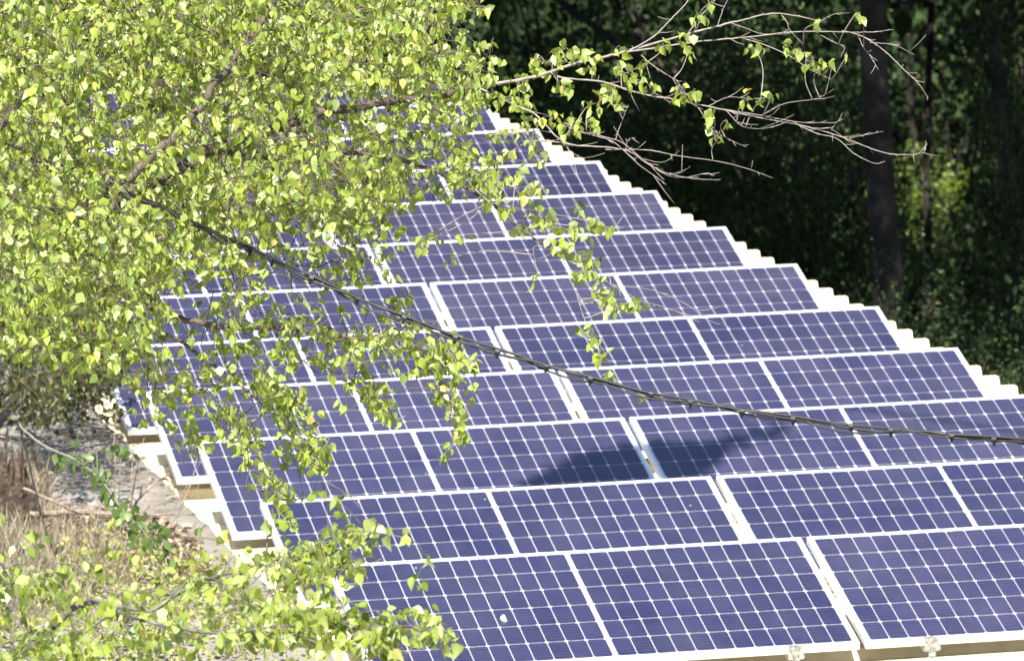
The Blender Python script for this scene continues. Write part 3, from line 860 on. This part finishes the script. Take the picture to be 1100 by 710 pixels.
# darker green shoot leaning over the bare bank
nodes = []; wood_b = MB(); lv = Leaves()
sh_base = at_z(20, 452, ZR)
shq = limb([pxof(sh_base), (26, 462, 30.5), (50, 480, 29.6), (85, 496, 28.8), (112, 520, 28.2), (130, 545, 27.8), (150, 566, 27.4), (172, 592, 27.0)], 0.006, 0.0015)
side_t = []
for (x, y, n_) in [(62, 482, 5), (72, 492, 7), (88, 490, 7), (104, 486, 6), (96, 505, 8), (112, 510, 8), (106, 522, 8), (122, 532, 9), (132, 545, 9), (142, 552, 10), (150, 562, 12), (166, 568, 10), (176, 580, 12), (160, 582, 10), (182, 596, 10), (140, 565, 6), (130, 484, 6), (142, 482, 5), (125, 480, 4)]:
    dist = float(np.interp(x, [26, 50, 85, 112, 130, 150, 172], [30.5, 29.6, 28.8, 28.2, 27.8, 27.4, 27.0]))
    c = at(x, y, dist)
    A = np.array(nodes); j = int(np.argmin(((A - c) ** 2).sum(1)))
    tw_ = MB(); tw_.tube([A[j], (A[j] + c) / 2, c], [0.002, 0.0016, 0.001], 4); side_t.append(tw_)
    for k in range(n_):
        leaf_on(lv, c + rnd3(0.02), 0.05)
shoot = empty('leafy_shoot', sh_base, 'thin shoot with mid green leaves leaning over the bare pale bank', 'shoot')
link_under(wood_b.build('stem', M['twig'], smooth=True), shoot)
for tw_ in side_t: link_under(tw_.build('twig', M['twig'], smooth=True), shoot)
link_under(lv.build('leaves', M['leaf_green']), shoot)

# olive shrub under the birch, left edge
nodes = []; wood_b = MB(); wood_s = wood_b; lv = Leaves()
shr_base = at_z(30, 462, ZR); shr_base[0] -= 0.25
for k in range(16):
    a_ = random.uniform(-1, 1)
    tip = at(random.uniform(-30, 130), random.uniform(315, 420), random.uniform(32.5, 35.5))
    q = spline([shr_base + rnd3(0.05) * np.array([1, 1, 0]), shr_base * 0.5 + tip * 0.5 + rnd3(0.08), tip], 8)
    wood_b.tube(q, np.linspace(0.014, 0.004, len(q)), 5)
    nodes.extend(list(q[6:]))
SP = [(-30, 300), (70, 310), (120, 340), (135, 395), (110, 415), (70, 432), (20, 450), (-30, 450)]
sprays(SP, 310, 32.2, 36, 0.22, (0.2, -0.2, -0.2), size=0.034, spacing=0.016, spread=0.03)
sprays([(-30, 365), (112, 372), (104, 415), (70, 440), (20, 455), (-30, 462)], 190, 31.5, 34.5, 0.2, (0.2, -0.2, -0.3), size=0.032, spacing=0.014, spread=0.03)
shrub = empty('shrub', shr_base, 'dense olive shrub with small leaves beside the shed roof at the left edge', 'shrub')
link_under(wood_b.build('stems', M['bark'], smooth=True), shrub)
link_under(lv.build('crown', M['leaf_olive']), shrub)

# broken stump
def bank(px, py): 
    p = at_z(px, py, ZR - 0.03)
    p[2] = ground_z((p - P0) @ U, (p - P0) @ V)
    return p
sb0 = bank(14, 572)
st = MB()
random.seed(31)
NS = 40
def srad(k, hz):
    a_ = k / NS * 6.283
    return (0.085 + 0.05 * max(0, 0.12 - hz) * 3) * (1 + 0.16 * math.sin(5 * a_ + 0.6) + 0.09 * math.sin(11 * a_ + 6 * hz) + random.gauss(0, 0.03))
HZ = [-0.05, 0.0, 0.05, 0.10, 0.15, 0.20]
def sring(fr, hz):
    out = []
    for k in range(NS):
        a_ = k / NS * 6.283; h_ = hz[k] if isinstance(hz, list) else hz
        rr = srad(k, min(h_, 0.2)) * fr * (1 - 1.3 * max(0, h_ - 0.06))
        out.append(sb0 + np.array([math.cos(a_) * rr * 1.1 + 0.12 * h_ * h_, math.sin(a_) * rr, h_]))
    return out
rings = [sring(1.0, h_) for h_ in HZ]
jag = [0.16 + 0.30 * abs(math.sin(k * 0.9) * math.sin(k * 2.3 + 1)) ** 0.7 * random.uniform(0.5, 1.0) + 0.06 * math.cos(k / NS * 6.283 + 2.6) + 0.03 for k in range(NS)]
rings += [sring(0.92, jag), sring(0.75, [h_ - 0.03 for h_ in jag]), sring(0.55, 0.12)]
NR = len(rings)
st.add(sum(rings, []), [(a*NS+k, a*NS+(k+1) % NS, (a+1)*NS+(k+1) % NS, (a+1)*NS+k) for a in range(NR - 1) for k in range(NS)] + [tuple((NR-1)*NS+k for k in range(NS))])
o = st.build('tree_stump', M['rotwood'], smooth=False, origin=sb0)
tag(o, 'splintered brown tree stump among dry grass at the left edge', 'stump')

# fallen branches
def fallen(px, r0, r1, label, name='fallen_branch', lift=0.03, forks=(), mat='deadwood'):
    pts = []
    for x, y, h_ in px:
        p = at_z(x, y, ZR + h_); pts.append(p)
    q = spline(pts, 6); q = q + RNG.normal(0, r1 * 0.4, q.shape)
    b_ = MB(); b_.tube(q, np.linspace(r0, r1, len(q)), 7)
    for fx in forks:
        f = spline([at_z(x, y, ZR + h_) for x, y, h_ in fx], 5)
        b_.tube(f, np.linspace(r1 * 1.2, r1 * 0.5, len(f)), 5)
    o = b_.build(name, M[mat], smooth=True, origin=q[0])
    tag(o, label, 'branch', 'fallen branches on the bank')
fallen([(-10, 548, .05), (40, 552, .06), (80, 550, .08), (120, 552, .06), (160, 572, .02)], 0.018, 0.008, 'long dark bent branch lying across the bank beside the stump', forks=[[(80, 550, .08), (140, 553, .1), (210, 552, .1)]])
fallen([(25, 524, .2), (60, 540, .15), (90, 552, .08), (150, 560, .04), (195, 600, .01)], 0.008, 0.004, 'thin brown branch sloping down from the stump over pale earth', forks=[[(60, 540, .15), (110, 545, .1), (150, 556, .1)]])
fallen([(38, 604, .02), (55, 590, .03), (78, 582, .03)], 0.03, 0.022, 'short grey log with pale bark in the dry grass', 'fallen_log')
fallen([(138, 552, .0), (150, 535, .1), (165, 520, .16), (182, 508, .2)], 0.008, 0.003, 'dark twig leaning up against the shed roof edge', forks=[[(150, 535, .1), (158, 515, .2), (200, 495, .22)], [(140, 545, .05), (148, 500, .3), (155, 470, .42)]])
fallen([(150, 600, .0), (185, 560, .1), (205, 520, .25), (212, 490, .35)], 0.004, 0.002, 'slender upright dead twig before the white roof edge', forks=[[(185, 560, .1), (200, 545, .16), (225, 500, .3)], [(160, 580, .04), (190, 540, .2), (230, 470, .4)]])
fallen([(112, 560, .0), (118, 520, .1), (122, 480, .3), (125, 440, .45)], 0.004, 0.002, 'thin upright dead twig standing in the bare bank', forks=[[(118, 520, .1), (100, 500, .2), (92, 470, .3)]])

# ground cover on the bank
def cover(name, poly, n, mat, kind_fn, label, cat, shape=None, faces=None):
    lv_ = Leaves(shape, faces) if shape is not None else Leaves()
    for _ in range(n):
        x, y = sample_poly(poly)
        kind_fn(lv_, bank(x, y))
    o = lv_.build(name, mat)
    tag(o, label, cat, kind='stuff')
BLADE_V = np.array([(-.02, 0, 0), (.02, 0, 0), (.016, .5, .04), (-.016, .5, .04), (0, 1, .22)])
BLADE_F = np.array([(0, 1, 2), (0, 2, 3), (3, 2, 4)])
def straw(lv_, p):
    d = rnd3(0.6); d[2] = abs(d[2]) + random.uniform(0.15, 0.9)
    lv_.add(p, d, rnd3() + np.array([0.2, -1, 0.3]), random.uniform(0.05, 0.17), random.random())
cover('dry_grass', [(-20, 520), (40, 500), (60, 560), (110, 580), (130, 610), (150, 640), (60, 680), (-20, 700)], 5200, M['straw'], straw, 'straw coloured dry grass round the stump and log', 'grass', BLADE_V, BLADE_F)
def litter(lv_, p):
    lv_.add(p + np.array([0, 0, random.uniform(0.0, 0.03)]), rnd3() * np.array([1, 1, 0.25]), np.array([random.gauss(0, .4), random.gauss(0, .4), 1.0]), random.uniform(0.02, 0.055), random.random())
cover('leaf_litter', [(-20, 440), (100, 430), (150, 470), (210, 570), (260, 640), (260, 720), (-20, 720)], 650, M['litter'], litter, 'scattered dry leaf litter on the pale bank', 'litter')
cover('leaf_litter', [(60, 555), (150, 560), (215, 590), (230, 640), (150, 640), (80, 610)], 1700, M['litter'], litter, 'thick mat of brown leaf litter in front of the log', 'litter')
def twigs(lv_, p):
    d = rnd3() * np.array([1, 0.6, 0.12])
    lv_.add(p + np.array([0, 0, random.uniform(0.005, 0.05)]), d, np.array([0, 0, 1.0]) + rnd3(0.3), random.uniform(0.1, 0.4), random.uniform(0, 0.6))
TW_V = np.array([(-.007, 0, 0), (.007, 0, 0), (.005, .5, .05), (-.005, .5, .05), (0, 1, 0)])
cover('dead_twigs', [(0, 500), (60, 470), (120, 480), (190, 550), (240, 610), (250, 680), (100, 690), (0, 640)], 900, M['litter'], twigs, 'fine dead twigs strewn over the pale bank', 'twigs', TW_V, BLADE_F)
def weed(lv_, p):
    h_ = random.uniform(0.01, 0.10)
    c = p + np.array([0, 0, h_])
    for k in range(3):
        leaf_on(lv_, c + rnd3(0.03), 0.03, random.random(), droop=0.1)
cover('weeds', [(75, 605), (110, 590), (150, 595), (200, 615), (250, 625), (290, 650), (330, 690), (330, 725), (-20, 725), (-20, 660), (60, 650)], 950, M['leaf_weed'], weed, 'yellow-green low weeds at the foot of the bank', 'weeds')

# ------------------------------------------------------------------ the wood behind
def forest_tree(x, y, r, h, crown_c, crown_r, n, label, size=0.34, lean=0.0, seed=0, mat='leaf_forest', limbs=6):
    random.seed(seed)
    s_, v_ = (np.array([x, y, 0]) - P0) @ U, (np.array([x, y, 0]) - P0) @ V
    z0 = ground_z(s_, v_) - 0.2
    base = np.array([x, y, z0])
    root = empty('forest_tree', base, label, 'tree', 'trees of the dark wood behind the roof')
    tb = MB()
    q = spline([base, base + np.array([lean * 0.25 + random.gauss(0, .08), 0, h * .25]), base + np.array([lean * 0.55 + random.gauss(0, .12), 0, h * .55]), base + np.array([lean, 0, h])], 8)
    rad = np.linspace(r, r * 0.3, len(q)); rad[0] *= 1.35; rad[1] *= 1.1
    rad = rad * (1 + RNG.normal(0, 0.05, len(rad)))
    tb.tube(q + RNG.normal(0, r * 0.12, q.shape), rad, 12)
    cc = np.array(crown_c); cr = np.array(crown_r)
    for k in range(limbs):
        b_ = q[random.randint(len(q) // 2, len(q) - 2)]
        tip = cc + rnd3(0.5) * cr
        tb.tube(spline([b_, (b_ + tip) / 2 + rnd3(0.2), tip], 5), np.linspace(r * 0.35, r * 0.06, 11), 6)
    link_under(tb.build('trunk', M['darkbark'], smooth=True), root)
    lv_ = Leaves()
    nc = max(10, n // 26)
    for k in range(nc):
        d = rnd3(); d /= np.linalg.norm(d)
        c = cc + d * cr * random.random() ** 0.4
        for j in range(26):
            p = c + rnd3(0.28) * np.minimum(cr, 2.0) * 0.7
            lv_.add(p, rnd3(0.7) + np.array([0, 0, -0.3]), rnd3(0.6) + np.array([0, -0.2, 0.6]), size * random.uniform(0.5, 1.2), min(1, max(0, random.gauss(0.45, 0.2))))
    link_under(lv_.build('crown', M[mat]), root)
    return root
def fx(px, dist): return at(px, 355, dist)[0]
# big trunks seen on the right, crowns above the picture
forest_tree(fx(966, 54), 54, 0.14, 15, (fx(968, 54), 53, 9.6), (5, 4.5, 4.8), 2400, 'thick dark trunk standing in the wood right of the bright gap', lean=-0.9, seed=1)
forest_tree(fx(1088, 57), 57, 0.09, 13, (fx(1085, 57) + 2, 57, 9.6), (4.5, 4, 4.6), 1800, 'slimmer dark trunk near the right edge behind the bright gap', lean=-0.8, seed=2)
forest_tree(fx(1002, 70), 70, 0.05, 11, (fx(1002, 70), 70, 9.5), (3.5, 3, 3.5), 1200, 'thin straight dark trunk crossing the bright sunlit gap', lean=0.1, seed=3)
forest_tree(fx(1030, 72), 72, 0.04, 10, (fx(1030, 72) + 1.2, 72, 9.0), (3, 3, 3.2), 900, 'thin leaning dark trunk at the right of the sunlit gap', lean=1.2, seed=4)
SHADE = [(-6.5, 58, 6.5, 'far left'), (-1.5, 61, 7.5, 'left of the roof end'), (3.2, 57, 7.2, ''), (8.6, 60, 8.2, ''), (12.5, 55, 8.0, ''), (-4, 68, 6.0, ''), (1.8, 69, 5.6, ''), (7.6, 68, 4.8, ''), (13, 66, 9.5, ''), (10.5, 50, 7.5, ''), (16.5, 59, 9.0, ''), (-7, 50, 8.6, ''), (-2.4, 51.5, 9.2, ''), (2.2, 50, 9.4, ''), (6.4, 51, 9.2, '')]  # trees set so unseen crowns shade the wood, front row added for it
LAB = ['tall dark tree in the wood behind the birch crown', 'dark forest tree over the far end of the roof', 'dark forest tree with crown hanging above the middle of the wood',
       'dark forest tree just beyond the right edge of the view', 'broad forest tree right of the view shading the wood', 'deep shaded forest tree behind the far roof corner',
       'deep shaded forest tree behind the bare birch twigs', 'deep shaded forest tree right of the thick trunk', 'deep shaded forest tree far right of the view', 'nearest forest tree right of the shed', 'outermost forest tree at the right of the wood', 'added front tree at the left, its unseen crown shading the wood', 'added front tree above the birch twigs, its unseen crown shading the wood', 'added front tree right of the roof end, its unseen crown shading the wood', 'added front tree above the thick leaning trunk, its unseen crown shading the wood']
for i, (x, y, zc, _) in enumerate(SHADE):
    forest_tree(x + {13: 3.4, 2: 2.2, 6: -2.6}.get(i, 0), y, 0.16 + 0.02 * (i % 3), zc + 4, (x, y, zc), (5.0, 4.5, 3.8), 4200, LAB[i], lean=random.uniform(-.4, .4), seed=20 + i, size=0.34)

# understorey shrubs: one built, the rest copies
def make_bush(mat, n, seed, size, label, tone=(0.45, 0.22)):
    random.seed(seed)
    root = empty('forest_shrub', (0, 0, 0), label, 'shrub', 'shaded shrubs under the trees')
    wb_ = MB(); lv_ = Leaves()
    tips = []
    for k in range(12):
        tip = np.array([random.gauss(0, 0.75), random.gauss(0, 0.6), random.uniform(0.8, 3.4)])
        q = spline([np.array([random.gauss(0, .08), random.gauss(0, .08), -0.1]), tip * np.array([.3, .3, .55]) + rnd3(.08), tip], 6)
        wb_.tube(q, np.linspace(0.03, 0.008, len(q)), 5)
        tips.extend(list(q[5:]))
    for k in range(n // 14):
        c = random.choice(tips) + rnd3(0.26)
        for j in range(14):
            p = c + rnd3(0.10)
            lv_.add(p, rnd3(0.6) + np.array([0, 0, -0.45]), rnd3(0.6) + np.array([0.1, -0.5, 0.5]), size * random.uniform(0.6, 1.3), min(1, max(0, random.gauss(*tone))))
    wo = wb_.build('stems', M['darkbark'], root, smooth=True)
    lo = lv_.build('crown', M[mat], root)
    return root
def copy_thing(r0):
    r = r0.copy(); COL.objects.link(r)
    for ch_ in r0.children:
        c_ = ch_.copy(); COL.objects.link(c_); c_.parent = r
    return r
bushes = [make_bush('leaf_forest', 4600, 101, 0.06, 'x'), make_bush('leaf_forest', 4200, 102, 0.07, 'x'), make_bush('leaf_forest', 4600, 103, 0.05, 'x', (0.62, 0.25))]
used = [False] * 3
spots = []
random.seed(55)
for row, (dist, step) in enumerate(((58, 110), (62, 96), (67, 90), (73, 86))):
    px = 430 + row * 37
    while px < 1250:
        spots.append((px + random.uniform(-22, 22), dist + random.uniform(-1.8, 1.8))); px += step * random.uniform(0.75, 1.2)
skip = [(950, 1056, 50, 90), (918, 946, 62, 90)]
kb = 0
for px, dist in spots:
    if any(a_ < px < b_ and c_ < dist < d_ for a_, b_, c_, d_ in skip): continue
    p = at(px, 355, dist); p[2] = ground_z((p - P0) @ U, (p - P0) @ V) - 0.05
    k = kb % 3
    r = bushes[k] if not used[k] else copy_thing(bushes[k])
    used[k] = True
    r.location = Vector(p); r.rotation_euler.z = random.uniform(0, 6.28)
    sc = random.uniform(0.85, 1.4); thin = 0.42 if 860 < px < 1140 else 1.0
    r.scale = (sc * thin, sc * thin, sc * random.uniform(0.9, 1.25))
    tag(r, 'dark green shaded shrub growing among the trees behind the shed roof', 'shrub', 'shaded shrubs under the trees')
    kb += 1
# sunlit bushes glimpsed through the gap
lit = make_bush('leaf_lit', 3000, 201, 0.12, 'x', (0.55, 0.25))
first = True
for i, (px, dist, sc) in enumerate([(980, 90, .55), (998, 90.6, .62), (1018, 90, .6), (1036, 90.4, .62), (928, 93, .7), (940, 91, .7), (1008, 92, .64), (1030, 92.5, .64)]):
    r = lit if first else copy_thing(lit); first = False
    p = at(px, 355, dist); p[2] = ground_z((p - P0) @ U, (p - P0) @ V) - 0.05
    r.location = Vector(p); r.rotation_euler.z = i * 1.3; r.scale = (sc, sc, sc)
    tag(r, 'bright yellow-green sunlit shrub glimpsed through the gap between the dark trunks', 'shrub', 'sunlit shrubs beyond the gap')

for i, (px, dist, sc) in enumerate([(915, 101, 2.6), (958, 103, 2.9), (1000, 100, 2.8), (1042, 102, 2.9), (1085, 101, 2.7), (870, 103, 2.8), (980, 80, 0.45), (1062, 79, 0.8), (1025, 79, 0.42), (952, 63, .3), (975, 64, .33), (1000, 63, .28), (1022, 65, .34), (1048, 64, .36), (1000, 72, .36), (1040, 73, .4), (970, 75, .38), (1075, 62, .5), (930, 61, .5), (948, 52, .34), (985, 51.5, .36), (1015, 52, .34), (965, 50.8, .26), (1040, 51.5, .42), (1075, 52, .42), (925, 52.5, .32), (938, 52.6, .62), (972, 52.3, .5), (1078, 55, .8), (1062, 56, .5)]):  # rearmost ones stand in sun, their dark leaf colour stands for shade
    r = copy_thing(bushes[i % 3])
    p = at(px, 355, dist); p[2] = ground_z((p - P0) @ U, (p - P0) @ V) - 0.05
    r.location = Vector(p); r.rotation_euler.z = i * 2.1; r.scale = (sc, sc, sc)
    tag(r, 'dark green shaded shrub growing among the trees behind the shed roof', 'shrub', 'shaded shrubs under the trees')

# the wooded hill far behind reads as one mass
random.seed(77)
lv_ = Leaves()
for k in range(9000):
    px = random.uniform(-2600, 3600); dist = random.uniform(108, 235)
    p = at(px, 355, dist); p[2] = ground_z((p - P0) @ U, (p - P0) @ V) + random.uniform(0, 9)
    lv_.add(p, rnd3(0.7) + np.array([0, 0, -.3]), rnd3(.6) + np.array([0, -.4, .6]), random.uniform(1.2, 2.6), random.uniform(0.2, 0.7))
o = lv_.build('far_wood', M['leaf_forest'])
tag(o, 'dark wooded hillside far behind the shed', 'wood', kind='stuff')

# ------------------------------------------------------------------ a tall tree right of the shed: its long bough shades the third row
random.seed(5)
d3 = ROWS[2]
tb = MB(); lv_ = Leaves()
TS = 8.0
tr = np.array([12.5, 22.5, 0.0])
root = empty('roadside_tree', (tr[0], tr[1], ground_z((tr - P0) @ U, (tr - P0) @ V)), 'tall tree right of the shed stretching one long leafy bough over it', 'tree')
zb = root.location[2]
tip = on_panel(600, 515, d3) + SUN * TS
mid1 = on_panel(740, 490, d3) + SUN * TS
mid2 = on_panel(830, 462, d3) + SUN * TS
mid3 = on_panel(920, 438, d3) + SUN * (TS + 0.1)
q = spline([np.array([12.5, 22.5, zb - 0.2]), np.array([12.4, 22.5, 6]), np.array([12.3, 22.6, 11]), np.array([12.3, 22.7, 14])], 8)
tb.tube(q, np.linspace(0.22, 0.08, len(q)), 12)
q = spline([np.array([12.35, 22.6, 10.0]), np.array([9.5, 24.4, 10.2]), np.array([6.0, 25.0, 9.9]), mid3, mid2, mid1, tip], 8)
tb.tube(q, np.linspace(0.022, 0.007, len(q)), 8)
PS = [(555, 532), (600, 502), (640, 487), (690, 479), (740, 479), (778, 479), (772, 488), (758, 496), (735, 514), (700, 535), (640, 540)]
for k in range(2300):
    x, y = sample_poly(PS)
    p = on_panel(x, y, d3) + SUN * (TS + random.uniform(-0.5, 0.5))
    lv_.add(p, rnd3(0.6) + np.array([0, 0, -0.2]), SUN + rnd3(0.35), 0.09 * random.uniform(0.7, 1.2), random.uniform(0.2, 0.9))
for k in range(34):
    x = random.uniform(765, 845); y = np.interp(x, [770, 830, 880], [476, 462, 448]) + random.gauss(0, 4)
    p = on_panel(x, y, d3) + SUN * (TS + random.uniform(-0.4, 0.4))
    lv_.add(p, rnd3(0.6), SUN + rnd3(0.5), 0.09, random.uniform(0.2, 0.9))
for k in range(110):
    c = np.array([13.4, 22.3, 12.0]) + rnd3(0.5) * np.array([2.6, 2.6, 2.6])
    if c[0] < 9.5: continue
    for j in range(14):
        lv_.add(c + rnd3(0.25), rnd3(0.6) + np.array([0, 0, -.3]), rnd3(.6) + Z, 0.2 * random.uniform(.6, 1.2), random.uniform(0.2, 0.9))
link_under(tb.build('trunk', M['bark'], smooth=True), root)
link_under(lv_.build('crown', M['leaf_green']), root)
